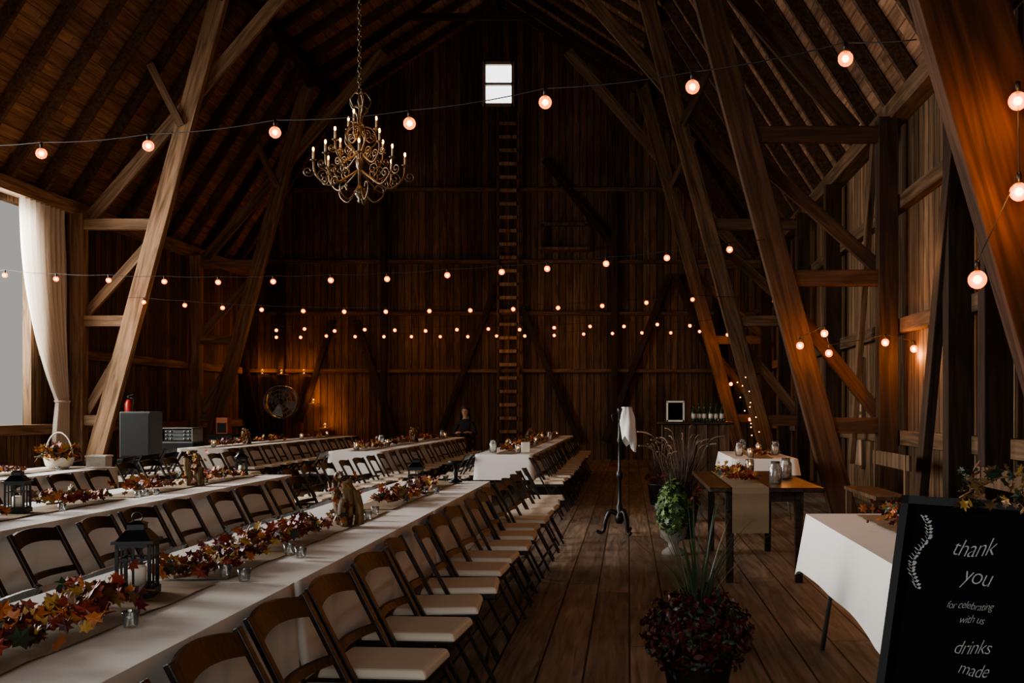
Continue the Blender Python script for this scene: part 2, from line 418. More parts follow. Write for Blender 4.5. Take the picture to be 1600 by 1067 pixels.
truss(12.5,1,.33,6.36,M['beamr'],M['beamd'])
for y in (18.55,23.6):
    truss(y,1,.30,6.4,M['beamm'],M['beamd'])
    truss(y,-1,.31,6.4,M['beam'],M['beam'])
# ladder
lx0=W(780,0,YE).x; lx1=W(811,0,YE).x; Ld=thing('wall_ladder',((lx0+lx1)/2,YE-.22,0),'tall built-in wooden ladder fixed up the end wall','ladder')
hw=(lx1-lx0)/2
for sx in (-1,1): MB().box((sx*hw,0,4.7),(.06,.09,9.3)).obj('rail',M['beamm'],Ld)
z=.4
while z<9.2:
    MB().box((0,-.02,z),(hw*2,.05,.09)).obj('rung',M['beam'],Ld); z+=.36
# ---------------------------------------------------------------- tables
def tablecloth(x0,x1,y0,y1,top=.752,drop=.26,ends=(True,True),label='white tablecloth',seed=0,flare=.03,wav=.010,corner=.0):
    b=MB(); cx=(x0+x1)/2; cy=(y0+y1)/2; hx=(x1-x0)/2+.006; hy=(y1-y0)/2
    pts=[]
    def edge(ax,ay,bx,by,nx,ny,hang,h0,h1):
        Ln=math.hypot(bx-ax,by-ay); n=max(6,int(Ln/.06)); 
        for i in range(n):
            t=i/n; s0=t*Ln; s1=Ln-s0; ck=0; ox,oy=nx,ny
            if h0: ck=max(ck,math.exp(-s0/.10))
            if h1: ck=max(ck,math.exp(-s1/.10))
            pts.append((ax+(bx-ax)*t,ay+(by-ay)*t,ox,oy,hang,ck))
    e0,e1=ends
    edge(-hx,-hy,hx,-hy,0,-1,e0,e0,e0); edge(hx,-hy,hx,hy,1,0,True,e0,e1); edge(hx,hy,-hx,hy,0,1,e1,e1,e1); edge(-hx,hy,-hx,-hy,-1,0,True,e1,e0)
    n=len(pts); vs=[];fs=[]
    rings=5
    for r in range(rings+1):
        t=r/rings
        for i,(x,y,nx,ny,hg,ck) in enumerate(pts):
            w_=math.sin(i*.55+seed)*.6+math.sin(i*.23+seed*2)*.6
            d=(drop+corner*ck)*t if hg else .004*t
            o=(flare*t+wav*w_*t+.004) if hg else 0
            o=max(o,.003*t)
            X=x+nx*o;Y=y+ny*o
            if ck>.3 and hg and nx==0: X+=math.copysign(flare*t*ck*.8,x) if abs(x)>hx*.6 else 0
            if ck>.3 and hg and ny==0: Y+=math.copysign(flare*t*ck*.8,y) if abs(y)>hy*.6 else 0
            vs.append((X,Y,-d))
    for r in range(rings):
        for i in range(n):
            j=(i+1)%n; fs.append((r*n+i,(r+1)*n+i,(r+1)*n+j,r*n+j))
    b.add(vs,fs,0,True); b.add(vs[:n],[tuple(range(n))],0,False)
    o=b.obj('tablecloth',M['cloth'],None,(cx,cy,top)); o['label']=label;o['category']='tablecloth'; return o
def table(x0,x1,y0,y1,mats=None,name='banquet_table',label='long folding banquet table under a cloth',group='banquet tables'):
    T=thing(name,((x0+x1)/2,(y0+y1)/2,0),label,'table',group); hx=(x1-x0)/2; hy=(y1-y0)/2
    MB().box((0,0,.728),(2*hx-.01,2*hy-.01,.04)).obj('tabletop',M['logtop'],T,bevel=.006)
    for sy in (-1,1):
        for sx in (-1,1):
            MB().tube([(sx*(hx-.08),sy*(hy-.25),.71),(sx*(hx-.09),sy*(hy-.22),.35),(sx*(hx-.06),sy*(hy-.12),.0)],.014,8).obj('leg',M['steel'],T)
        MB().tube([(-hx+.09,sy*(hy-.22),.35),(hx-.09,sy*(hy-.22),.35)],.01,6).obj('leg_brace',M['steel'],T)
    return T
def runner(x0,x1,y0,y1,label='burlap table runner along the cloth centre'):
    c=(x0+x1)/2; b=MB(); n=24; vs=[];fs=[]
    for i in range(n+1):
        y=(y0-y1)/2+(y1-y0)*i/n
        for sx in (-1,1): vs.append((sx*(.13+.006*math.sin(i*1.3)),y,.002*math.sin(i*2.1)+.002))
    for i in range(n): fs.append((2*i,2*i+1,2*i+3,2*i+2))
    b.add(vs,fs); o=b.obj('table_runner',M['burlap'],None,(c,(y0+y1)/2,.757)); o['label']=label;o['category']='table runner';o['group']='burlap runners'
    return o
TL=2.44
def row(x0,x1,ends,run=True):
    n=len(ends)-1
    for i in range(n):
        y0,y1=ends[i]+.004,ends[i+1]-.004
        table(x0,x1,y0,y1)
        tablecloth(x0,x1,y0,y1,ends=(i==0,i==n-1),drop=.34,label='white tablecloth draped over a long banquet table',seed=i*1.7+x0)
        if run: runner(x0,x1,y0+.02,y1-.02)
def lin(a,n): return [a+TL*i for i in range(n+1)]
row(-1.90,-1.165,[1.01,3.45,5.89,8.33])
row(-3.86,-3.10,[9.15-2*TL,9.15-TL,9.15])
row(-6.1,-5.35,[7.96,10.4])
row(-2.04,-1.29,lin(13.3,4)); row(-4.3,-3.55,lin(14.3,3)); row(-6.97,-6.22,lin(15.4,3))
table(1.03,1.79,3.82,5.72,label='folding table with bent metal legs under a cloth')
o=tablecloth(1.03,1.79,3.82,5.72,drop=.29,label='white tablecloth with pointed hanging corner beside the chalkboard',flare=.06,wav=.007,corner=.07)
o=runner(1.03,1.79,3.9,5.6,'burlap runner across the cloth beside the chalkboard')
table(1.30,2.05,12.1,14.3); tablecloth(1.30,2.05,12.1,14.3,drop=.20,label='white tablecloth on the table beneath the truss'); runner(1.25,2.05,12.2,14.2)
T=thing('farm_table',(1.06,8.65,0),'dark polished wooden table with square legs','table')
MB().box((0,0,.735),(.88,2.1,.035)).obj('tabletop',M['tablewood'],T,bevel=.006)
b=MB()
for sx in (-1,1): b.box((sx*.26,0,.675),(.03,1.75,.09))
for sy in (-1,1): b.box((0,sy*.86,.675),(.52,.03,.09))
b.obj('apron',M['tablewood'],T)
for sx in (-1,1):
    for sy in (-1,1): MB().box((sx*.27,sy*.87,.36),(.055,.055,.72),taper=1.2).obj('leg',M['tablewood'],T)
b=MB(); n=26; vs=[];fs=[]
prof=[]
for i in range(30):
    if i<12: prof.append((-1.072+0.004*math.sin(i*.9),.42+i*.33/12-.01))
    else: prof.append((-1.066+(i-12)*.118,.758))
for y,z in prof:
    for sx in (-1,1): vs.append((sx*.14,y,z))
for i in range(len(prof)-1): fs.append((2*i,2*i+1,2*i+3,2*i+2))
b.add(vs,fs); o=b.obj('table_runner',M['burlap'],None,(.93,8.65,0)); o['label']='burlap runner hanging over the end of the wooden table'; o['category']='table runner'; o['group']='burlap runners'
# ---------------------------------------------------------------- chairs
CHH=.745
def chair_parts():
    legs=[]
    for sy in (-1,1):
        legs.append(('leg',MB().beam((.20,sy*.195,0),(-.19,sy*.195,CHH),.018,.030,up=(0,1,0))))
    for sy in (-1,1):
        legs.append(('leg',MB().beam((-.23,sy*.17,0),(.14,sy*.17,.42),.018,.030,up=(0,1,0))))
    seat=MB().box((.01,0,.420),(.39,.345,.03))
    pad=MB().box((.02,0,.448),(.385,.345,.035),taper=.94)
    back=MB()
    for z0,z1 in ((CHH-.075,CHH-.01),(CHH-.225,CHH-.198)):
        n=10; vs=[];fs=[]
        for i in range(n+1):
            y=-.19+.38*i/n; bow=.035*(1-(y/.19)**2)
            for z in (z0,z1):
                arch=(.018*(1-(y/.19)**2) if z0>.6 else 0)
                x=.20-.39*(z/CHH)-bow
                vs.append((x-.007,y,z+arch)); vs.append((x+.008,y,z+arch))
        for i in range(n):
            a=4*i;c=a+4
            fs+= [(a,a+2,c+2,c),(a+1,c+1,c+3,a+3),(a+2,a+3,c+3,c+2),(a,c,c+1,a+1)]
        fs+= [(0,1,3,2),(4*n,4*n+2,4*n+3,4*n+1)]
        back.add(vs,fs)
    r1=MB().tube([(.155,-.19,.09),(.155,.19,.09)],.010,8); r2=MB().tube([(-.20,-.17,.05),(-.20,.17,.05)],.010,8)
    return legs,seat,pad,back,r1,r2
legs,seat,pad,back,r1,r2=chair_parts()
proto=thing('folding_chair',(-.87,2.2,0),'dark wooden folding chair with a padded cream seat','chair','folding chairs')
for n_,mb in legs: mb.obj('leg',M['chair'],proto,bevel=.003)
seat.obj('seat',M['chair'],proto,bevel=.004); pad.obj('seat_pad',M['pad'],proto,bevel=.012); back.obj('backrest',M['chair'],proto); r1.obj('stretcher',M['chair'],proto); r2.obj('stretcher',M['chair'],proto)
fb=MB()
for mb in [m for _,m in legs]+[seat,back,r1,r2]: fb.add(mb.v,mb.f,0)
fb.add(pad.v,pad.f,1)
farc=None
first=True
def chairs(x,ys,rz):
    global farc,first
    for y in ys:
        xx=x+U(-.025,.025); yy=y+U(-.03,.03); r=rz+U(-.09,.09)
        if yy<11:
            if first: proto.location=(xx,yy,0); proto.rotation_euler=(0,0,r); first=False
            else: dup(proto,(xx,yy,0),r)
        else:
            if farc is None:
                farc=fb.obj('folding_chair',[M['chair'],M['pad']],None,(xx,yy,0),(0,0,r))
                farc['label']='dark wooden folding chair with a padded cream seat';farc['category']='chair';farc['group']='folding chairs'
            else:
                c=farc.copy();COL.objects.link(c);c.location=(xx,yy,0);c.rotation_euler=(0,0,r)
def rng(a,b,s=.62):
    o=[]
    while a<b: o.append(a); a+=s
    return o
pi=math.pi
chairs(-.88,rng(2.05,10.4,.51),0); chairs(-1.0,rng(12.4,21.8,.56),0)
chairs(-2.20,rng(2.1,8.5,.56),pi); chairs(-2.33,rng(13.4,22),pi)
chairs(-2.80,rng(4.4,9.2,.56),0); chairs(-3.25,rng(14.4,21.4),0)
chairs(-4.15,rng(4.6,9.2,.56),pi); chairs(-4.60,rng(14.4,21.4),pi)
chairs(-5.07,rng(8.0,10.3),0); chairs(-6.38,rng(8.1,10.3),pi)
chairs(-5.92,rng(15.5,22.4),0); chairs(-7.27,rng(15.5,20.5),pi)
chairs(-5.5,rng(11.2,14.4,.6),0); chairs(-6.6,rng(11.6,14.6,.6),pi); chairs(-3.2,rng(10.0,13.6,.6),0)
# ---------------------------------------------------------------- table decor
def garland(x,y0,y1,w=.15,dens=110,z=.766,label='autumn leaf garland in burgundy, orange and gold',sz=(.032,.058),hh=.075):
    b=MB(); L=y1-y0; n=int(L*dens*1.9)
    st_=[(math.sin(i*.9)*.04,-L/2+L*i/14,.02) for i in range(15)]
    b.tube(st_,.006,5,mat=4)
    for i in range(n):
        t=U(-.5,.5); lump=.6+.4*math.sin(t*L*7+x)
        xx=random.gauss(0,w*.42)*(.7+.5*lump); zz=.018+abs(random.gauss(0,hh*.45))*lump
        s=U(*sz); b.leaf((xx,t*L,zz+s*.25),s,random.choice([0,0,0,1,1,2,2,2,3,3,4,5]))
    for i in range(int(L*14)):
        b.ball((random.gauss(0,w*.35),U(-L/2,L/2),U(.02,hh*.8)),.008,6,mat=random.choice([1,2]))
    o=b.obj('leaf_garland',LEAFM,None,(x,(y0+y1)/2,z)); o['label']=label;o['category']='garland';o['group']='autumn leaf garlands'; return o
X1=-1.53; X2=-3.48
garland(X1,2.0,3.0,dens=170); garland(X1,3.35,3.95,dens=170); garland(X1-.02,4.15,4.92,dens=150); garland(X1+.05,6.1,6.85,dens=140)
garland(X1-.02,7.35,7.85,dens=120)
garland(X2,4.7,5.45,dens=150); garland(X2,5.95,6.6,dens=150); garland(X2,7.0,7.55,dens=130); garland(X2,8.0,8.8,dens=130)
garland(-5.72,8.2,9.3,dens=110)
for (x,ys) in ((-1.66,(13.7,15.2,17.6,20.2)),(-3.92,(14.6,16.6,19.0)),(-6.6,(15.8,17.8,20.4))):
    for y in ys: garland(x,y,y+1.1,dens=45,w=.18,hh=.12,sz=(.04,.08))
garland(1.43,4.5,5.5,dens=110,w=.18,hh=.10,label='autumn leaf garland with pine cones on the cloth'); garland(.93,8.0,9.3,dens=100,w=.16); garland(1.65,12.4,13.6,dens=70,w=.2)
def lantern(loc,sc=1.0,rz=.2,label='black metal lantern holding a white pillar candle'):
    T=thing('lantern',loc,label,'lantern','black lanterns',rz)
    def S(v): return tuple(a*sc for a in v)
    b=MB(); b.box(S((0,0,.0125)),S((.115,.115,.025)))
    for sx in (-1,1):
        for sy in (-1,1): b.box(S((sx*.048,sy*.048,.095)),S((.010,.010,.15)))
    for s_ in (-1,1):
        for zz_ in (.165,.03): b.box(S((0,s_*.048,zz_)),S((.10,.010,.012))); b.box(S((s_*.048,0,zz_)),S((.010,.10,.012)))
        b.box(S((0,s_*.048,.12)),S((.10,.006,.006))); b.box(S((s_*.048,0,.12)),S((.006,.10,.006)))
        b.box(S((0,s_*.048,.10)),S((.006,.006,.14))); b.box(S((s_*.048,0,.10)),S((.006,.006,.14)))
    b.obj('frame',M['black'],T)
    b=MB(); b.box(S((0,0,.176)),S((.125,.125,.010))); b.box(S((0,0,.197)),S((.105,.105,.032)),taper=.55); b.box(S((0,0,.222)),S((.05,.05,.02))); b.box(S((0,0,.236)),S((.06,.06,.010)),taper=.3)
    b.obj('roof',M['black'],T)
    MB().tube([S((.016*math.cos(a*.4),0,.252+.016*math.sin(a*.4))) for a in range(17)],.0022*sc,6).obj('ring_handle',M['black'],T)
    b=MB(); b.lathe([(.028*sc,.026*sc),(.028*sc,.090*sc),(.024*sc,.094*sc),(.003*sc,.091*sc)],n=16); b.obj('candle',M['wax'],T)
    return T
TZ=.762
def tx(px,d): return (px-CX)/F*d
lantern((tx(215,3.16),3.16,TZ),.98); lantern((tx(650,7.1),7.1,TZ)); lantern((tx(28,5.7),5.7,TZ)); lantern((-3.5,9.0,TZ),.9,.5)
def logvase(loc,group,label='rough bark log vase with a hollow top'):
    T=thing('log_vase',loc,label,'vase',group)
    for i,(dx,dy,h,r) in enumerate(((0,0,.23,.026),(.05,.02,.18,.023),(-.045,.025,.20,.024),(.01,-.05,.13,.024))):
        b=MB(); n=14; vs=[];fs=[]
        ph=U(0,6)
        zs=[0,.2,.4,.6,.8,1.0]
        for z in zs:
            for j in range(n):
                a=2*pi*j/n; rr=r*(1+.14*math.sin(3*a+ph+z*2)+.08*math.sin(7*a+ph+z*9))*(1-.08*z)
                vs.append((dx+rr*math.cos(a)+.014*math.sin(z*3+i),dy+rr*math.sin(a),h*z+(.018*math.sin(a+ph) if z==1 else 0)))
        for k_ in range(len(zs)-1):
            for j in range(n): fs.append((k_*n+j,k_*n+(j+1)%n,(k_+1)*n+(j+1)%n,(k_+1)*n+j))
        fs.append(tuple(range(n-1,-1,-1)))
        b.add(vs,fs,0,True); o=len(zs)-1
        b.add([vs[o*n+j] for j in range(n)],[tuple(range(n))],1)
        b.obj('log',[M['bark'],M['logtop']],T)
    b=MB()
    for j in range(60): b.leaf((U(-.08,.08),U(-.07,.07),U(.03,.27)),U(.03,.05),random.choice([0,1,2,3,4,4]))
    b.obj('dried_leaves',LEAFM,T)
    return T
lv=logvase((tx(541,5.08),5.08,TZ),'log vases'); dup(lv,(tx(306,7.75),7.75,TZ),1.1)
dup(lv,(-1.66,16.6,TZ),2); dup(lv,(-3.92,18.2,TZ),.5); dup(lv,(-6.6,17.2,TZ),.5)
tl=thing('tealight_holder',(tx(352,3.5),3.5,TZ),'small clear glass tealight cup','candle holder','tealight cups')
b=MB(); b.lathe([(.018,0),(.023,.042),(.0215,.042),(.0165,.004),(.001,.004)],n=16); b.obj('glass_cup',M['glass'],tl)
MB().lathe([(.015,.006),(.015,.018),(.001,.017)],n=12).obj('candle',M['wax'],tl)
for (x,y) in ((-1.32,3.42),(-1.30,3.95),(-1.38,4.05),(-1.62,3.0),(-1.4,5.35),(-1.58,5.5),(-1.43,5.62),(-1.35,2.7),(-1.42,6.95),(-1.35,7.0),(-3.3,6.8),(-3.25,6.85),(-3.4,8.0),(-3.3,6.7),(-3.6,5.6),(-3.3,5.8),(-1.55,5.3),(1.2,4.2),(-1.4,8.2),(-5.5,9.6)):
    dup(tl,(x,y,TZ))
jc=thing('jar_candle',(-1.5,13.5,TZ),'glass jar holding a lit amber candle','candle','jar candles')
MB().lathe([(.035,0),(.042,.02),(.042,.11),(.036,.12),(.034,.12),(.038,.10),(.038,.01),(.001,.008)],n=14).obj('jar',M['glass'],jc)
MB().lathe([(.032,.012),(.032,.06),(.001,.058)],n=12).obj('wax',M['ivory'],jc)
MB().ball((0,0,.072),(.005,.005,.012),8).obj('flame',M['candleflame'],jc)
for (x,y) in ((-1.75,14.95),(-1.6,17.2),(-1.7,19.6),(-1.55,21.5),(-3.85,15.9),(-4.0,18.6),(-3.8,20.6),(-3.95,14.45),(-6.5,15.6),(-6.7,17.5),(-6.5,19.8),(-6.6,21.8),(1.5,12.25),(1.8,13.8),(1.15,9.45)):
    dup(jc,(x,y,TZ))
gj=thing('glass_jar',(1.18,8.0,.755),'clear glass jar vase','jar','glass jars')
MB().lathe([(.045,0),(.05,.02),(.05,.13),(.036,.155),(.038,.18),(.034,.18),(.032,.155),(.046,.125),(.046,.01),(.001,.008)],n=16).obj('jar_body',M['glass'],gj)
for (x,y,z) in ((1.36,8.6,.755),(1.4,12.6,TZ),(1.9,12.9,TZ),(1.6,14.0,TZ),(-1.5,18.9,TZ),(-4.05,16.3,TZ),(-3.8,20.3,TZ),(-1.85,13.6,TZ)): dup(gj,(x,y,z))
o=MB().box((0,0,.07),(.12,.07,.14)).obj('tissue_box',M['wax'],None,(-1.42,13.75,TZ),(0,0,.2),bevel=.01); o['label']='small white upright box on the cloth';o['category']='box'
o=MB().lathe([(.055,0),(.055,.012),(.015,.03),(.022,.07),(.013,.1),(.02,.14),(.06,.16),(.06,.175),(.001,.175)],n=18).obj('candle_pedestal',M['black'],None,(-1.40,8.05,TZ)); o['label']='black turned candle pedestal';o['category']='candle holder'
bk=thing('wicker_basket',(-5.72,10.0,TZ),'pale wicker basket with an arched handle and orange leaves','basket')
MB().lathe([(.08,0),(.12,.03),(.14,.10),(.145,.11),(.135,.11),(.07,.01)],n=22).obj('basket_body',M['wicker'],bk)
MB().tube([(.14*math.cos(a*pi/16),0,.10+.26*math.sin(a*pi/16)) for a in range(17)],.008,6).obj('handle',M['wicker'],bk)
b=MB()
for i in range(170):
    a=U(0,6.28);r=U(0,.20); b.leaf((r*math.cos(a),r*math.sin(a),.11+U(0,.12)-.3*max(0,r-.13)),U(.05,.09),random.choice([1,2,3,3,4,5]))
b.obj('leaf_filling',LEAFM,bk)
bx=thing('card_box',(-5.45,10.25,TZ),'pale lidded gift card box','box')
MB().box((0,0,.05),(.20,.14,.10)).obj('box_body',M['wicker'],bx,bevel=.006); MB().box((0,0,.11),(.22,.16,.02)).obj('lid',M['wax'],bx,bevel=.006)
# ---------------------------------------------------------------- chandelier
dC=9.0; cxw=tx(562,dC)
def Zc(y): return H+(CY-y)/F*dC
CH=thing('chandelier',(cxw,dC,Zc(318)),'ornate iron chandelier with scrolled arms and lit candle bulbs','chandelier')
z0=Zc(318)
def z_(y): return Zc(y)-z0
MB().lathe([(.004,0),(.018,.02),(.012,.04),(.035,.07),(.05,.10),(.03,.14),(.014,.17),(.014,.30),(.03,.33),(.036,.38),(.018,.42),(.012,.50),(.012,.62),(.026,.66),(.03,.70),(.012,.75),(.010,.88),(.022,.92),(.012,.96),(.005,1.0)],n=16).obj('stem',M['iron'],CH)
def bez(p,n=14):
    out=[]
    m=len(p)
    P=[Vector(p[0])]+[Vector(q) for q in p]+[Vector(p[-1])]
    for i in range(1,m):
        for k_ in range(n):
            t=k_/n; a,b_,c,d=P[i-1],P[i],P[i+1],P[i+2]
            out.append(.5*((2*b_)+(-a+c)*t+(2*a-5*b_+4*c-d)*t*t+(-a+3*b_-3*c+d)*t**3))
    out.append(P[-2]); return out
def spiral(cx,cz,r0,r1,a0,turns,n=22):
    return [Vector((cx+(r0+(r1-r0)*i/n)*math.cos(a0+turns*2*pi*i/n),0,cz+(r0+(r1-r0)*i/n)*math.sin(a0+turns*2*pi*i/n))) for i in range(n+1)]
def armtier(cnt,ph,Rr,zbase,zin,sag,curl,outer=True,th=.0085):
    arm=MB()
    arm.tube(bez([(.015,0,zin),(Rr*.30,0,zin-sag*.35),(Rr*.66,0,zbase-sag),(Rr*.95,0,zbase-sag*.55),(Rr,0,zbase)],8),th,6)
    arm.tube(spiral(Rr*.78,zbase-sag*.55,curl,.008,-pi*.4,1.5),th*.75,6)
    if outer: arm.tube(spiral(Rr+curl*.8,zbase-sag*.45,curl*.9,.008,pi,1.5),th*.75,6)
    arm.tube(spiral(Rr*.42,zin-sag*.35+curl*1.2,curl*1.2,.01,-pi/2,1.5),th*.7,6)
    pan=MB().lathe([(.006,zbase-.005),(.026,zbase+.006),(.030,zbase+.012),(.012,zbase+.012)],(Rr,0,0),n=12)
    slv=MB().lathe([(.009,zbase+.01),(.009,zbase+.085),(.004,zbase+.087)],(Rr,0,0),n=8)
    fl=MB().ball((Rr,0,zbase+.106),(.0095,.0095,.021),8)
    A=None
    for i in range(cnt):
        a=ph+2*pi*i/cnt
        if A is None:
            o1=arm.obj('arm',M['iron'],CH); o2=pan.obj('drip_pan',M['iron'],o1); o3=slv.obj('candle_sleeve',M['ivory'],o1); o4=fl.obj('bulb',M['flame'],o1)
            A=(o1,o2,o3,o4); o1.rotation_euler=(0,0,a)
        else:
            c1=o1.copy(); COL.objects.link(c1); c1.rotation_euler=(0,0,a)
            for q in A[1:]:
                c=q.copy();COL.objects.link(c);c.parent=c1
armtier(8,.25,.40,z_(256),.30,.21,.055)
armtier(4,.95,.27,z_(230),.46,.16,.045)
armtier(3,.45,.15,z_(200),.64,.12,.035,False)
for i in range(5):
    b=MB()
    a=2*pi*i/5+.3; ro=Matrix.Rotation(a,3,'Z')
    def tb(p,r): b.tube([ro@Vector(q) for q in p],r,6)
    tb(bez([(.01,0,.99),(.055,0,1.0),(.10,0,.92),(.03,0,.80),(.02,0,.72)],8),.0065)
    tb(bez([(.01,0,.86),(.05,0,.88),(.07,0,.84),(.04,0,.81)],8),.005)
    tb(bez([(.02,0,.70),(.11,0,.68),(.15,0,.57),(.05,0,.46),(.02,0,.40)],8),.007)
    tb(bez([(.03,0,.12),(.12,0,.02),(.20,0,.07),(.21,0,.14),(.16,0,.17),(.13,0,.13)],8),.0075)
    b.obj('scrollwork',M['iron'],CH)
b=MB(); zz=1.0
for i in range(40):
    c=Vector((0,0,zz+.02)); pts=[]
    for j in range(13):
        a=2*pi*j/12; u=Vector((.016*math.cos(a),0,.030*math.sin(a)))
        if i%2:u=Vector((0,u.x,u.z))
        pts.append(c+u)
    b.tube(pts,.0048,5); zz+=.048
topz=ZR-(abs(cxw-CXB))*(ZR-ZB)/BO-z0-.05
b.tube([(0,0,zz),(0,0,topz)],.006,6)
b.obj('chain',M['iron'],CH)
# ---------------------------------------------------------------- string lights
def plight(loc,e,r=.05,c=(1,.45,.16)):
    l=bpy.data.lights.new('lamp_or_fill','POINT'); l.energy=e; l.color=c; l.shadow_soft_size=r  # serves the modelled bulbs and also fill lights without a bulb
    o=bpy.data.objects.new('lamp_or_fill',l); COL.objects.link(o); o.location=loc; return o
def strand(bul,d0,d1,start,end,label,r=.036,wr=.004,name='string_lights',pts=None):
    if pts is None:
        n=len(bul); x0=bul[0][0]; x1=bul[-1][0]
        pts=[W(px,py,d0+(d1-d0)*((px-x0)/(x1-x0) if x1!=x0 else i/(n-1))) for i,(px,py) in enumerate(bul)]
    S=thing(name,pts[0],label,'string lights','hanging string lights')
    o0=pts[0]; wp=[]
    if start is not None: wp.append(Vector(start)-o0)
    tops=[p-o0+Vector((0,0,.085*r/.036)) for p in pts]
    seq=wp+tops+([Vector(end)-o0] if end is not None else [])
    path=[]
    for a,b_ in zip(seq[:-1],seq[1:]):
        for i in range(5):
            t=i/5; q=a.lerp(b_,t); q.z-=.05*4*t*(1-t)*(b_-a).length*.35; path.append(q)
    path.append(seq[-1])
    MB().tube(path,wr,5).obj('wire',M['wire'],S)
    for p in pts:
        o=bpy.data.objects.new('light_bulb',bm_ if r>.02 else fm_); COL.objects.link(o); o.parent=S; o.location=p-o0; o.scale=(r/.036,)*3
        if r>.02:
            o2=bpy.data.objects.new('socket',sm_); COL.objects.link(o2); o2.parent=o
            o3=bpy.data.objects.new('filament',cm_); COL.objects.link(o3); o3.parent=o
    return pts
def tmpmesh(mb,mat):
    t=mb.obj('tmp',mat); m=t.data; bpy.data.objects.remove(t); return m
bm_=tmpmesh(MB().ball((0,0,0),.040,16),M['bulb'])
cm_=tmpmesh(MB().ball((0,0,0),.019,12),M['filament'])
fm_=tmpmesh(MB().ball((0,0,0),.036,8),M['fairy'])
sm_=tmpmesh(MB().lathe([(.011,.034),(.012,.070),(.010,.082),(.005,.085)],n=10),M['black'])
s1=[(65,240),(232,228),(430,207),(640,193),(852,160),(1082,136),(1321,92)]
strand(s1,8.6,5.9,W(-110,222,9.5),W(1432,62,5.6),'near strand of warm globe bulbs strung across the barn',.041)
s2=[(8,430),(88,436),(170,438),(257,440),(341,441),(427,440),(517,438),(605,436),(699,430),(784,425),(855,420),(947,412),(1042,403),(1140,390)]
strand(s2,16,12.3,W(-60,425,16.6),W(1195,374,12.3),'strand of warm globe bulbs strung between truss posts',.037)
s3=[(225,472),(289,477),(348,481),(409,484),(474,486),(538,487),(603,487),(671,486),(735,485),(802,483),(872,481),(941,478),(1010,473),(1082,468),(1210,470)]
strand(s3,18.3,18.3,W(196,464,18.35),W(1225,462,18.3),'strand of warm globe bulbs strung between truss posts',.036)
s4=[(432,516),(476,514),(523,517),(570,515),(617,516),(665,517),(714,515),(763,514),(812,515),(866,512),(922,510),(975,510),(1027,507),(1078,509)]
strand(s4,23.2,23.2,W(395,505,23.4),W(1120,498,23.4),'strand of warm globe bulbs strung near the end wall',.038)
s5=[(432,527),(470,527),(510,525),(555,526),(600,526),(643,526),(688,526),(731,526),(776,525),(820,525),(866,524),(912,522),(957,521),(1003,520),(1048,520),(1093,518)]
strand(s5,25.6,25.6,W(400,520,26.2),W(1130,512,26.2),'strand of warm globe bulbs strung near the end wall',.038)
strand([(1137,523),(1142,600),(1172,655)],23.3,23.3,None,None,'amber bulbs strung down a truss post',.042)
strand([(1250,540),(1288,521),(1295,552),(1383,535),(1428,545)],12.1,12.1,None,None,'amber bulbs strung across the truss ties',.042)
strand([(1590,158),(1592,300),(1527,437)],5.45,5.45,None,None,'amber bulbs strung down the wide truss post',.046)
fp=[]
for i in range(14):
    t=i/13; c=W(1156+t*28,590+t*100,18.2); fp.append(c+Vector((.08*math.cos(i*2.3)+U(-.03,.03),.06*math.sin(i*2.3)-.10,U(-.03,.03))))
strand(None,0,0,None,None,'tiny fairy lights wound around a truss post',.009,.002,pts=fp)
for i,(px,py) in enumerate(s5[1::3]): plight(W(px,py+6,25.4),11)
for i,(px,py) in enumerate(s4[::4]): plight(W(px,py+6,22.8),9)
for i,(px,py) in enumerate(s3[::5]): plight(W(px,py+8,18),6)
for i,(px,py) in enumerate(s2[::5]): plight(W(px,py+10,14),5)
plight(W(100,228,9.8),14,.2); plight(W(-180,190,10.5),22,.2); plight(W(60,300,14.5),10,.2)  # warm fill added to brighten the left roof, no bulbs at these points
RO=(1,.37,.10)
plight(W(1137,530,22.9),10,c=RO);plight(W(1145,605,22.9),10,c=RO);plight(W(1178,660,17.8),3,c=RO)
for p,e in (((1288,530),9),((1383,545),11),((1250,545),5),((1428,555),12)): plight(W(p[0],p[1],12.0),e,c=RO)
for p,e in (((1588,165),6.5),((1590,305),8),((1530,450),3)): plight(W(p[0]-6,p[1],5.33),e,c=RO)
plight((2.9,10.6,3.0),10,.1,(1,.45,.15)); plight((1.35,8.7,1.05),1.2,.05,RO); plight((1.6,13.0,1.05),1,.05,RO)  # first light has no bulb, added to warm the right wall planks
plight((cxw,dC,Zc(230)),10,.3)
# ---------------------------------------------------------------- curtain
b=MB(); nz=30; nu=60; vs=[];fs=[]
for i in range(nz+1):
    t=i/nz; z=5.02-t*4.6
    if z>1.5:
        q=(5.02-z)/(5.02-1.5); ys=16.95+ (q**2.4)*1.0; ye=18.28+.03*q**2.2
        amp=.08*(1-.45*q); xo=.13+.06*q
    else:
        q=min(1,(1.5-z)/.7); ys=17.95-.12*q; ye=18.31; amp=.05+.01*q; xo=.19
    for j in range(nu+1):
        u=j/nu; vs.append((xo+amp*math.sin(u*2*pi*9+.5*math.sin(t*6)),ys+(ye-ys)*u-17.5,z))
for i in range(nz):
    for j in range(nu): a=i*(nu+1)+j; fs.append((a,a+1,a+nu+2,a+nu+1))
b.add(vs,fs,0,True)
cu=thing('curtain',(XL,17.5,0),'cream fabric curtain tied back beside the barn opening','curtain')
b.obj('drape',M['curtain'],cu)
MB().tube([(.19+.08*math.cos(a*pi/8),.63+.19*math.sin(a*pi/8),1.50) for a in range(17)],.022,6).obj('tieback',M['curtain'],cu)
MB().tube([(.13,-4.1,5.0),(.13,.8,5.0)],.02,8).obj('curtain_rod',M['black'],cu)
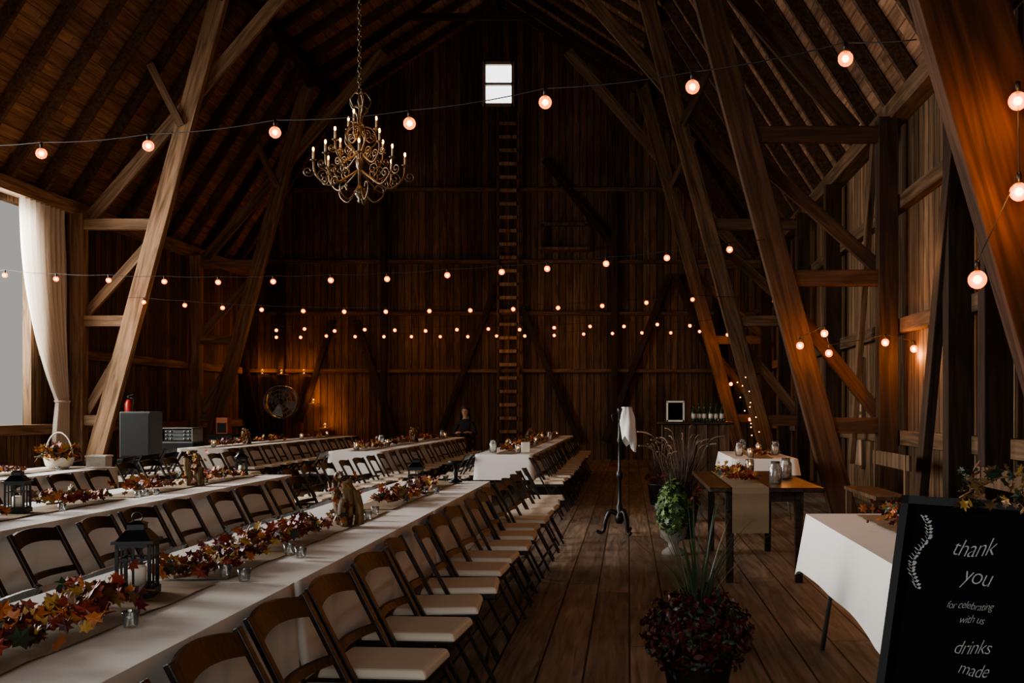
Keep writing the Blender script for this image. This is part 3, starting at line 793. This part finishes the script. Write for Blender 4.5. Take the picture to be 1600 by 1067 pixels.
# ---------------------------------------------------------------- left side equipment
sp=thing('loudspeaker',(tx(221,16),16,0),'grey loudspeaker stacked on a dark subwoofer','loudspeaker')
MB().box((0,0,.95),(.50,.42,.74)).obj('cabinet',M['grayp'],sp,bevel=.02); MB().box((0,0,.29),(.54,.5,.56)).obj('subwoofer',M['blackp'],sp,bevel=.02)
MB().box((0,-.215,.95),(.44,.012,.66)).obj('grille',M['grille'],sp)
rk=thing('amplifier_rack',(tx(285,18),18,0),'flight case rack with silver-faced amplifier units','amplifier rack')
MB().box((0,0,.38),(.62,.5,.76)).obj('lower_case',M['blackp'],rk,bevel=.01)
b=MB(); 
for z in (.77,1.02): b.box((0,0,z),(.56,.42,.02))
for x in (-.27,.27): b.box((x,0,.895),(.02,.42,.25))
b.obj('case_shell',M['steel'],rk)
for z in (.83,.895,.96):
    o=MB().box((0,0,z),(.5,.36,.055)).obj('amplifier',M['grayp'],rk)
    for x in (-.2,-.12,.12,.2): MB().tube([(x,-.18,z),(x,-.2,z)],.014,10).obj('knob',M['steel'],rk)
am=thing('guitar_amplifier',(tx(350,20.4),20.4,0),'orange covered amplifier on a black case','amplifier')
MB().box((0,0,.42),(.5,.4,.84)).obj('case',M['blackp'],am,bevel=.01); MB().box((0,0,1.02),(.24,.22,.34)).obj('cabinet',M['orangebox'],am,bevel=.015); MB().box((0,-.115,.98),(.18,.01,.2)).obj('grille',M['blackp'],am)
MB().tube([(-.06,0,1.19),(-.05,0,1.22),(.05,0,1.22),(.06,0,1.19)],.008,6).obj('handle',M['blackp'],am)
fx=tx(440,22.3); fz=H+(CY-628)/F*22.3
fn=thing('drum_fan',(fx,22.3,0),'large round caged fan on a stand','fan')
b=MB()
for r in (.36,.27,.18,.09):
    b.tube([(r*math.cos(a*pi/16),-.12,fz+r*math.sin(a*pi/16)) for a in range(33)],.006,5)
for a in range(12): b.tube([(0,-.14,fz),(.36*math.cos(a*pi/6),-.11,fz+.36*math.sin(a*pi/6))],.005,4)
b.obj('cage',M['steel'],fn)
b=MB(); vs=[];fs=[];n=32
for y in (-.12,.12):
    for r in (.37,.355):
        for j in range(n): a=2*pi*j/n; vs.append((r*math.cos(a),y,fz+r*math.sin(a)))
for j in range(n):
    k2=(j+1)%n; fs+= [(j,k2,2*n+k2,2*n+j),(n+j,3*n+j,3*n+k2,n+k2),(j,n+j,n+k2,k2),(2*n+j,2*n+k2,3*n+k2,3*n+j)]
b.add(vs,fs,0,True); b.obj('drum_housing',M['steel'],fn)
for i in range(4):
    a=i*pi/2+.3; ro=Matrix.Rotation(a,3,'Y'); 
    MB().add([ro@Vector(v)+Vector((0,0,fz)) for v in ((.03,-.03,.03),(-.03,.03,.03),(-.12,.05,.32),(.12,-.05,.32))],[(0,1,2,3)]).obj('blade',M['steel'],fn)
b=MB(); b.tube([(0,.02,0),(0,.02,fz-.37)],.025,10); b.lathe([(.3,0),(.3,.02),(.03,.05)],n=20); b.obj('stand',M['black'],fn)
MB().ball((0,0,fz),.06,10).obj('motor_hub',M['black'],fn)
fe=thing('fire_extinguisher',(tx(201,18.35),18.35,1.22),'red fire extinguisher mounted on a truss post','fire extinguisher')
MB().lathe([(.06,0),(.065,.03),(.065,.24),(.04,.30),(.02,.32)],n=18).obj('cylinder',M['extred'],fe)
b=MB(); b.lathe([(.022,.32),(.022,.37),(.01,.38)],n=10); b.beam((-.02,0,.38),(.09,0,.41),.02,.01); b.beam((-.02,0,.35),(.08,0,.34),.02,.01); b.obj('valve_handle',M['black'],fe)
MB().tube(bez([(.02,0,.35),(.09,0,.32),(.085,0,.15),(.08,0,.05)]),.009,6).obj('hose',M['black'],fe)
for (px,py,e,s_) in ((410,580,6,0),(440,580,4,0),(475,580,6,0),(490,626,10,1),(508,664,10,1)):
    p=W(px,py,YE-.35)
    c=thing('wall_candle',(p.x,p.y,p.z-.06),'glowing amber candle on a small wall shelf','candle','wall candles')
    MB().box((0,.08,-.02),(.22,.30,.025)).obj('shelf',M['beam'],c)
    MB().lathe([(.035,-.007),(.045,.1),(.04,.1),(.03,0),(.001,0)],n=12).obj('glass_cup',M['glass'],c)
    MB().ball((0,0,.06),(.03,.03,.045),8).obj('flame',M['candleflame'],c)
    plight((p.x,p.y-.08,p.z+.12),e,c=RO)
# ---------------------------------------------------------------- stand
sd=W(968,835,10.76); S=thing('pedestal_stand',(sd.x,10.76,0),'dark turned wooden stand with three curved feet','stand')
b=MB(); b.lathe([(.03,.12),(.048,.15),(.048,.2),(.028,.24),(.038,.3),(.02,.34),(.02,.58),(.034,.62),(.036,.66),(.018,.7),(.018,.98),(.03,1.02),(.018,1.06),(.016,1.30),(.026,1.33),(.026,1.36),(.004,1.39)],n=14); b.obj('pole',M['chair'],S)
for i in range(3):
    a=-pi/2+pi/6+2*pi*i/3; ro=Matrix.Rotation(a,3,'Z'); pts=bez([(.02,0,.22),(.10,0,.25),(.15,0,.15),(.17,0,.05),(.21,0,.022),(.245,0,.045)],8)
    MB().tube([ro@q for q in pts],[.028-.012*k_/len(pts) for k_ in range(len(pts))],8).obj('foot',M['chair'],S)
b=MB(); b.tube(bez([(0,-.02,1.22),(-.06,-.05,1.22),(-.08,-.05,1.29),(-.04,-.05,1.31)],6),.007,6); b.tube(bez([(0,0,1.22),(.07,0,1.23),(.10,0,1.31),(.06,0,1.35)],6),.009,6); b.obj('hook_arm',M['black'],S)
b=MB(); vs=[];fs=[]
for i in range(15):
    t=i/14; z=1.38-t*.40
    for j in range(21):
        u=j/20; a=u*2*pi; w_=(.045+.05*math.sin(t*2.4))+.018*math.sin(a*5+t*5)+.008*math.sin(a*3+t*9)
        vs.append((.075+w_*math.cos(a)*.85+.035*t,w_*math.sin(a)*.6-.02,z+.06*math.sin(a*2)*t-.04*math.cos(a)*t))
for i in range(14):
    for j in range(20): a=i*21+j; fs.append((a,a+1,a+22,a+21))
fs.append(tuple(range(21)))
b.add(vs,fs,0,True); o=b.obj('draped_cloth',M['cloth'],None,(sd.x,10.76,0)); o['label']='white cloth hanging from the wooden stand';o['category']='cloth'
# ---------------------------------------------------------------- plants
def pot(prof,parent,mat,zs):
    MB().lathe(prof,n=24).obj('pot',mat,parent); MB().lathe([(.001,zs-.01),(prof[-3][0]*.93,zs-.01),(prof[-3][0]*.93,zs),(.001,zs)],n=20).obj('soil',M['soil'],parent)
def blades(b,n,z,L,spread,w,mat=0,droop=.5,r0=.03):
    for i in range(n):
        a=U(0,6.28); l=L*U(.6,1.05); sp_=spread*U(.1,1); pts=[]
        d=Vector((math.cos(a),math.sin(a),0)); sd_=Vector((-d.y,d.x,0))
        for k_ in range(7):
            t=k_/6; p=d*(r0+sp_*l*(t**1.4))+Vector((0,0,z+l*(t-droop*sp_*t**2.4)))
            pts.append((p,w*(1-t)**.6*(.5+min(1,t*4)*.5)))
        vs=[];fs=[]
        for p,ww_ in pts: vs+= [p-sd_*ww_,p+sd_*ww_]
        for k_ in range(6): fs.append((2*k_,2*k_+1,2*k_+3,2*k_+2))
        b.add(vs,fs,mat)
P=thing('potted_mum',(tx(1090,4.7),4.7,0),'burgundy chrysanthemums with tall spiky grass in a dark pot','potted plant')
pot([(.13,0),(.14,.03),(.165,.17),(.175,.20),(.165,.20),(.16,.18),(.001,.17)],P,M['potd'],.19)
b=MB()
for i in range(1400):
    v=Vector((random.gauss(0,1),random.gauss(0,1),random.gauss(0,1))).normalized(); rr=U(.70,1.15)
    v=Vector((v.x*.23*rr,v.y*.23*rr,.29+v.z*.19*rr)); 
    if v.z<.06: continue
    b.leaf(v,U(.03,.05),random.choice([0,0,1,1,2]),'oval',nrm=(v-Vector((0,0,.25))).normalized()+Vector((U(-.9,.9),U(-.9,.9),U(-.9,.9))))
b.obj('foliage',[M['dgreen'],M['burg'],M['mum']],P)
b=MB()
for i in range(170):
    v=Vector((random.gauss(0,1),random.gauss(0,1),abs(random.gauss(0,1))-.35)).normalized(); q=U(.85,1.18); c=Vector((v.x*.235*q,v.y*.235*q,.30+v.z*.19*q))
    for k_ in range(7):
        b.leaf(c+Vector((U(-.01,.01),U(-.01,.01),U(-.01,.01))),.026,random.choice([0,0,1]),'oval',nrm=v+Vector((U(-.7,.7),U(-.7,.7),U(-.7,.7))))
b.obj('blossoms',[M['mum'],M['mum2']],P)
b=MB(); blades(b,56,.36,.66,.85,.0055,droop=.36); b.obj('spiky_grass',M['spike'],P)
P=thing('potted_vine',(.42,9.3,0),'bright green trailing foliage in a pale pedestal urn','potted plant')
pot([(.11,0),(.11,.03),(.05,.07),(.05,.11),(.12,.16),(.135,.28),(.15,.30),(.14,.30),(.12,.2),(.001,.19)],P,M['urn'],.28)
b=MB()
for i in range(560):
    v=Vector((random.gauss(0,1),random.gauss(0,1),random.gauss(0,1))).normalized(); q=U(.75,1.1)
    c=Vector((v.x*.155*q,v.y*.20*q,.42+v.z*.27*q)); b.leaf(c,U(.045,.075),random.choice([0,0,1,1,2]),'maple',nrm=v+Vector((U(-.5,.5),U(-.5,.5),U(-.1,.7))))
b.obj('foliage',[M['lime'],M['green'],M['dgreen']],P)
b=MB(); blades(b,24,.5,.38,.4,.005,droop=.4); b.obj('grass_spikes',M['spike'],P)
def fountain(x,y,h,lab):
    P=thing('fountain_grass',(x,y,0),lab,'potted plant','fountain grasses')
    pot([(.13,0),(.14,.02),(.18,.28),(.19,.30),(.18,.30),(.16,.27),(.001,.26)],P,M['potd'],.28)
    b=MB(); blades(b,230,.28,h,.85,.0050,droop=.5); b.obj('grass_blades',[M['pgrass']],P)
    b=MB()
    for i in range(12):
        a=U(0,6.28); r=U(.05,.36); zt=.30+h*U(.75,1.05); q=[(.3*r*math.cos(a),.3*r*math.sin(a),.35),(r*.8*math.cos(a),r*.8*math.sin(a),zt-.12),(r*1.1*math.cos(a),r*1.1*math.sin(a),zt),(r*1.5*math.cos(a),r*1.5*math.sin(a),zt+.02)]
        pp=bez(q,5); b.tube(pp,[.0025 if k_<9 else .009 for k_ in range(len(pp))],5)
    b.obj('seed_plumes',M['plume'],P)
    b=MB()
    for i in range(160):
        a=U(0,6.28); r=U(0,.22); b.leaf((r*math.cos(a),r*math.sin(a),.32+U(0,.12)),U(.04,.07),random.choice([0,1,2]),'oval')
    b.obj('underplanting',[M['burg'],M['dgreen'],M['red']],P)
fountain(.55,10.5,.78,'russet fountain grass with pale plumes in a dark pot')
fountain(.68,12.0,.82,'russet fountain grass with pale plumes in a dark pot')
fountain(.45,14.2,.55,'low reddish grass clump in a dark pot')
# ---------------------------------------------------------------- bar
br=thing('bar_counter',(1.15,17.2,0),'dark plank bar counter near the truss','bar counter')
MB().box((0,0,.55),(1.15,.5,1.1)).obj('counter_body',M['wally'],br,bevel=.01); MB().box((0,0,1.12),(1.3,.62,.04)).obj('countertop',M['tablewood'],br,bevel=.008)
bo=None
for x in (1.12,1.22,1.31,1.41,1.50,1.60):
    if bo is None:
        bo=thing('wine_bottle',(x,17.1,1.14),'dark glass wine bottle standing on the bar','bottle','bar bottles')
        MB().lathe([(.036,0),(.038,.02),(.038,.19),(.014,.24),(.014,.30),(.016,.30),(.016,.315),(.001,.316)],n=16).obj('bottle_glass',M['bottle'],bo)
        MB().lathe([(.0385,.06),(.0388,.14)],n=16).obj('bottle_label',M['wax'],bo)
    else: dup(bo,(x,17.1+U(-.08,.08),1.14))
sg=thing('framed_sign',(.80,16.97,1.145),'small white framed sign propped on the bar','sign')
b=MB()
for x in (-.14,.14): b.box((x,0,.17),(.03,.02,.34))
for z in (.015,.34): b.box((0,0,z),(.30,.02,.03))
b.obj('frame',M['wax'],sg); MB().box((0,.004,.17),(.26,.008,.31)).obj('panel',M['slate'],sg)
MB().box((0,.06,.12),(.03,.10,.02)).obj('stand',M['wax'],sg)
def bench(x,y,L,rz):
    B=thing('plank_bench',(x,y,0),'rustic plank bench with a backrest against the wall','bench','plank benches',rz)
    MB().box((0,0,.44),(.36,L,.04)).obj('seat',M['beamm'],B,bevel=.005)
    MB().box((.17,0,.80),(.03,L,.16)).obj('backrest',M['beamm'],B,bevel=.005)
    for sy in (-1,1):
        for sx in (-1,1): MB().box((sx*.15,sy*(L/2-.12),.21),(.06,.06,.42)).obj('leg',M['beamm'],B)
        MB().box((.165,sy*(L/2-.12),.62),(.04,.06,.52)).obj('back_support',M['beamm'],B)
bench(2.75,7.6,1.5,0); bench(2.7,10.9,1.5,0)
# ---------------------------------------------------------------- chalkboard
nrm=Vector((-.66,-.75,0)).normalized(); hd=Vector((.75,-.66,0)).normalized(); lean=math.radians(17)
up=(Vector((0,0,1))*math.cos(lean)-nrm*math.sin(lean)).normalized(); fn_=hd.cross(up).normalized()
tl_=Vector((.83,3.0,1.09)); BWd=.46; Lb=1.09/math.cos(lean)
org=tl_+hd*(BWd/2)-up*Lb
A=thing('chalkboard_sign',(org.x,org.y,0),'black a-frame chalkboard with white hand lettering','chalkboard sign')
MR=Matrix((hd,up,fn_)).transposed()
def put(mb,name,mat,off=Vector((0,0,0))):
    mb.v=[tuple(MR@Vector(v)+Vector((0,0,org.z))) for v in mb.v]; return mb.obj(name,mat,A)
b=MB()
for x in (-BWd/2+.0125,BWd/2-.0125): b.box((x,Lb/2,0),(.025,Lb,.03))
for y in (.16,Lb-.0125): b.box((0,y,0),(BWd,.025,.03))
put(b,'frame',M['blackp']); put(MB().box((0,Lb/2+.07,-.002),(BWd-.04,Lb-.17,.012)),'slate_panel',M['slate'])
for x in (-BWd/2+.04,BWd/2-.04):
    b=MB(); a_=MR@Vector((x,Lb-.02,-.03)); f_=a_.copy(); f_.z=0; f_-=nrm*.34; f_.z=0; b.beam(a_+Vector((0,0,org.z)),f_,.035,.02)
    b.obj('rear_leg',M['blackp'],A)
def text(s,x,y,size,shear=.45,bold=-.0008,tilt=.05):
    c=bpy.data.curves.new('txt','FONT'); c.body=s; c.size=size; c.align_x='CENTER'; c.shear=shear; c.extrude=.0004; c.offset=bold*size/.06; c.space_character=.92
    o=bpy.data.objects.new('txt',c); COL.objects.link(o); bpy.context.view_layer.update()
    me=bpy.data.meshes.new_from_object(o.evaluated_get(bpy.context.evaluated_depsgraph_get())); bpy.data.objects.remove(o)
    for v in me.vertices:
        v.co.x*=.82
        v.co.y+=.07*size*math.sin(v.co.x/size*2.6+len(s))+tilt*v.co.x
        v.co=MR@(v.co+Vector((x,y,.006)))+Vector((0,0,org.z))
    me.materials.clear(); me.materials.append(M['chalk'])
    q=bpy.data.objects.new('lettering',me); COL.objects.link(q); q.parent=A
text('thank',.0,Lb-.16,.072); text('you',.02,Lb-.24,.072)
text('for celebrating',.01,Lb-.31,.030); text('with us',.02,Lb-.348,.032); text('drinks',.03,Lb-.43,.055); text('made',.04,Lb-.487,.050)
b=MB()
for i in range(24):
    t=i/24; x=-BWd/2+.075+.02*math.sin(t*7); y=Lb-.06-t*.22
    for s_ in (-1,1):
        a_=Vector((x,y,.006)); e_=a_+Vector((s_*U(.008,.018),U(.003,.012),0)); pr=Vector((-.3,.5,0))*.008
        b.add([a_,(a_+e_)/2+pr,e_,(a_+e_)/2-pr],[(0,1,2,3)])
put(b,'chalk_flourish',M['chalk'])
b=MB()
for i in range(80):
    t=U(0,1); q=hd*(.02+.26*t)+up*U(-.03,.10)+fn_*U(.01,.05); b.leaf(q,U(.02,.042),random.choice([4,4,4,5,5,3]))
b.tube([hd*.02+fn_*.02,hd*.12+up*.06+fn_*.03,hd*.24+up*.08+fn_*.03],.003,5,mat=4)
tt=tl_+hd*.16
o=b.obj('leaf_spray',LEAFM,None,(tt.x,tt.y,tl_.z)); o['label']='dried golden leaves tucked on top of the chalkboard';o['category']='leaf spray'
# ---------------------------------------------------------------- person (seated)
pp=Vector((tx(727,22.3),22.3,0))
me=bpy.data.meshes.new('person_body'); 
V=[(0,.02,.50),(0,.03,.68),(0,.02,.86),(0,.0,1.02),(0,-.01,1.10),(0,-.02,1.17),(0,-.03,1.24),(0,-.03,1.32),
   (.17,0,.99),(.24,-.04,.76),(.14,-.26,.80),(.08,-.30,.81),(-.17,0,.99),(-.24,-.04,.76),(-.13,-.26,.80),(-.07,-.30,.81),
   (.10,0,.48),(.12,-.42,.50),(.12,-.44,.08),(.12,-.55,.04),(-.10,0,.48),(-.12,-.42,.50),(-.12,-.44,.08),(-.12,-.55,.04)]
E=[(0,1),(1,2),(2,3),(3,4),(4,5),(5,6),(6,7),(3,8),(8,9),(9,10),(10,11),(3,12),(12,13),(13,14),(14,15),(0,16),(16,17),(17,18),(18,19),(0,20),(20,21),(21,22),(22,23)]
RD=[.14,.115,.13,.10,.045,.06,.085,.06,.06,.045,.03,.03,.06,.045,.03,.03,.09,.065,.04,.035,.09,.065,.04,.035]
V=[(x,y,z*1.05) for x,y,z in V]
me.from_pydata(V,E,[]); po=bpy.data.objects.new('person',me); COL.objects.link(po); po.location=pp
sk=po.modifiers.new('skin','SKIN'); 
for i,v in enumerate(me.skin_vertices[0].data): v.radius=(RD[i],RD[i]*(.75 if i<4 else 1)); v.use_root=(i==0)
ss=po.modifiers.new('sub','SUBSURF'); ss.levels=2; ss.render_levels=2
bpy.context.view_layer.update()
m2=bpy.data.meshes.new_from_object(po.evaluated_get(bpy.context.evaluated_depsgraph_get())); po.modifiers.clear(); po.data=m2
m2.materials.clear(); m2.materials.append(M['skin']);m2.materials.append(M['shirt']);m2.materials.append(M['jeans'])
for p in m2.polygons:
    c=p.center; p.use_smooth=True
    p.material_index= 2 if c.z<.58 else (0 if (c.z>1.14 or (c.y<-.22 and c.z>.7)) else 1)
po['label']='woman with long dark hair in black top, seated'; po['category']='person'
b=MB(); b.ball((0,.0,1.27),(.105,.11,.125),16); 
vs=[];fs=[]
for i in range(7):
    t=i/6
    for j in range(13):
        a=-.35+ (pi+.7)*j/12; r=.105+.02*t; vs.append((r*math.cos(a),.0+r*math.sin(a)*.8+.01,1.30-.36*t))
for i in range(6):
    for j in range(12): q=i*13+j; fs.append((q,q+1,q+14,q+13))
b.add(vs,fs,0,True); o=b.obj('hair',M['hair'],po,(0,.03,.075))
MB().ball((0,-.112,1.305),(.012,.018,.02),8).obj('nose',M['skin'],po)
for s_ in (-1,1): MB().ball((s_*.033,-.102,1.325),.009,8).obj('eye',M['blackp'],po)
MB().ball((0,-.104,1.265),(.022,.008,.006),8).obj('mouth',M['red'],po)
# hands resting on the lap: five separate short fingers each
for s_ in (-1,1):
    b=MB(); base=Vector((s_*.075,-.33,.85)); b.ball(base,(.035,.042,.016),10)
    for f_,(dx,ln) in enumerate(((-.026,.060),(-.009,.070),(.009,.066),(.026,.052))):
        b.tube([base+Vector((dx,-.03,0)),base+Vector((dx,-.03-ln*.5,.004)),base+Vector((dx,-.03-ln*.9,-.014))],[.009,.0085,.0065],6)
    b.tube([base+Vector((-s_*.028,.0,0)),base+Vector((-s_*.05,-.03,0)),base+Vector((-s_*.05,-.055,-.004))],[.010,.009,.007],6)
    b.obj('hand',M['skin'],po)
c=farc.copy();COL.objects.link(c);c.location=(pp.x,pp.y+.0,0);c.rotation_euler=(0,0,-pi/2)
plight((pp.x+.3,pp.y-.9,1.9),3)  # point light ahead of the figure, no bulb modelled
# ---------------------------------------------------------------- lighting
wd=bpy.data.worlds.new('world'); SC.world=wd; wd.use_nodes=True
bg=wd.node_tree.nodes['Background']; bg.inputs[0].default_value=(.76,.73,.68,1); bg.inputs[1].default_value=.46
def area(loc,rot,sx,sy,e,c,spread=180):
    l=bpy.data.lights.new('door_daylight','AREA'); l.shape='RECTANGLE'; l.size=sx; l.size_y=sy; l.energy=e; l.color=c; l.spread=math.radians(spread)
    o=bpy.data.objects.new('door_daylight',l); COL.objects.link(o); o.location=loc; o.rotation_euler=rot; return o
area((-2.2,YN+.05,2.1),(math.radians(72),0,0),8,3.6,130,(.98,.97,.96),130)
area((XL+.05,7.2,2.5),(math.radians(62),0,math.radians(-90)),4.3,4.0,760,(1,.98,.95),115)
area((XL-.5,15.5,3.4),(math.radians(72),0,math.radians(-90)),3.6,2.8,560,(1,.97,.93))
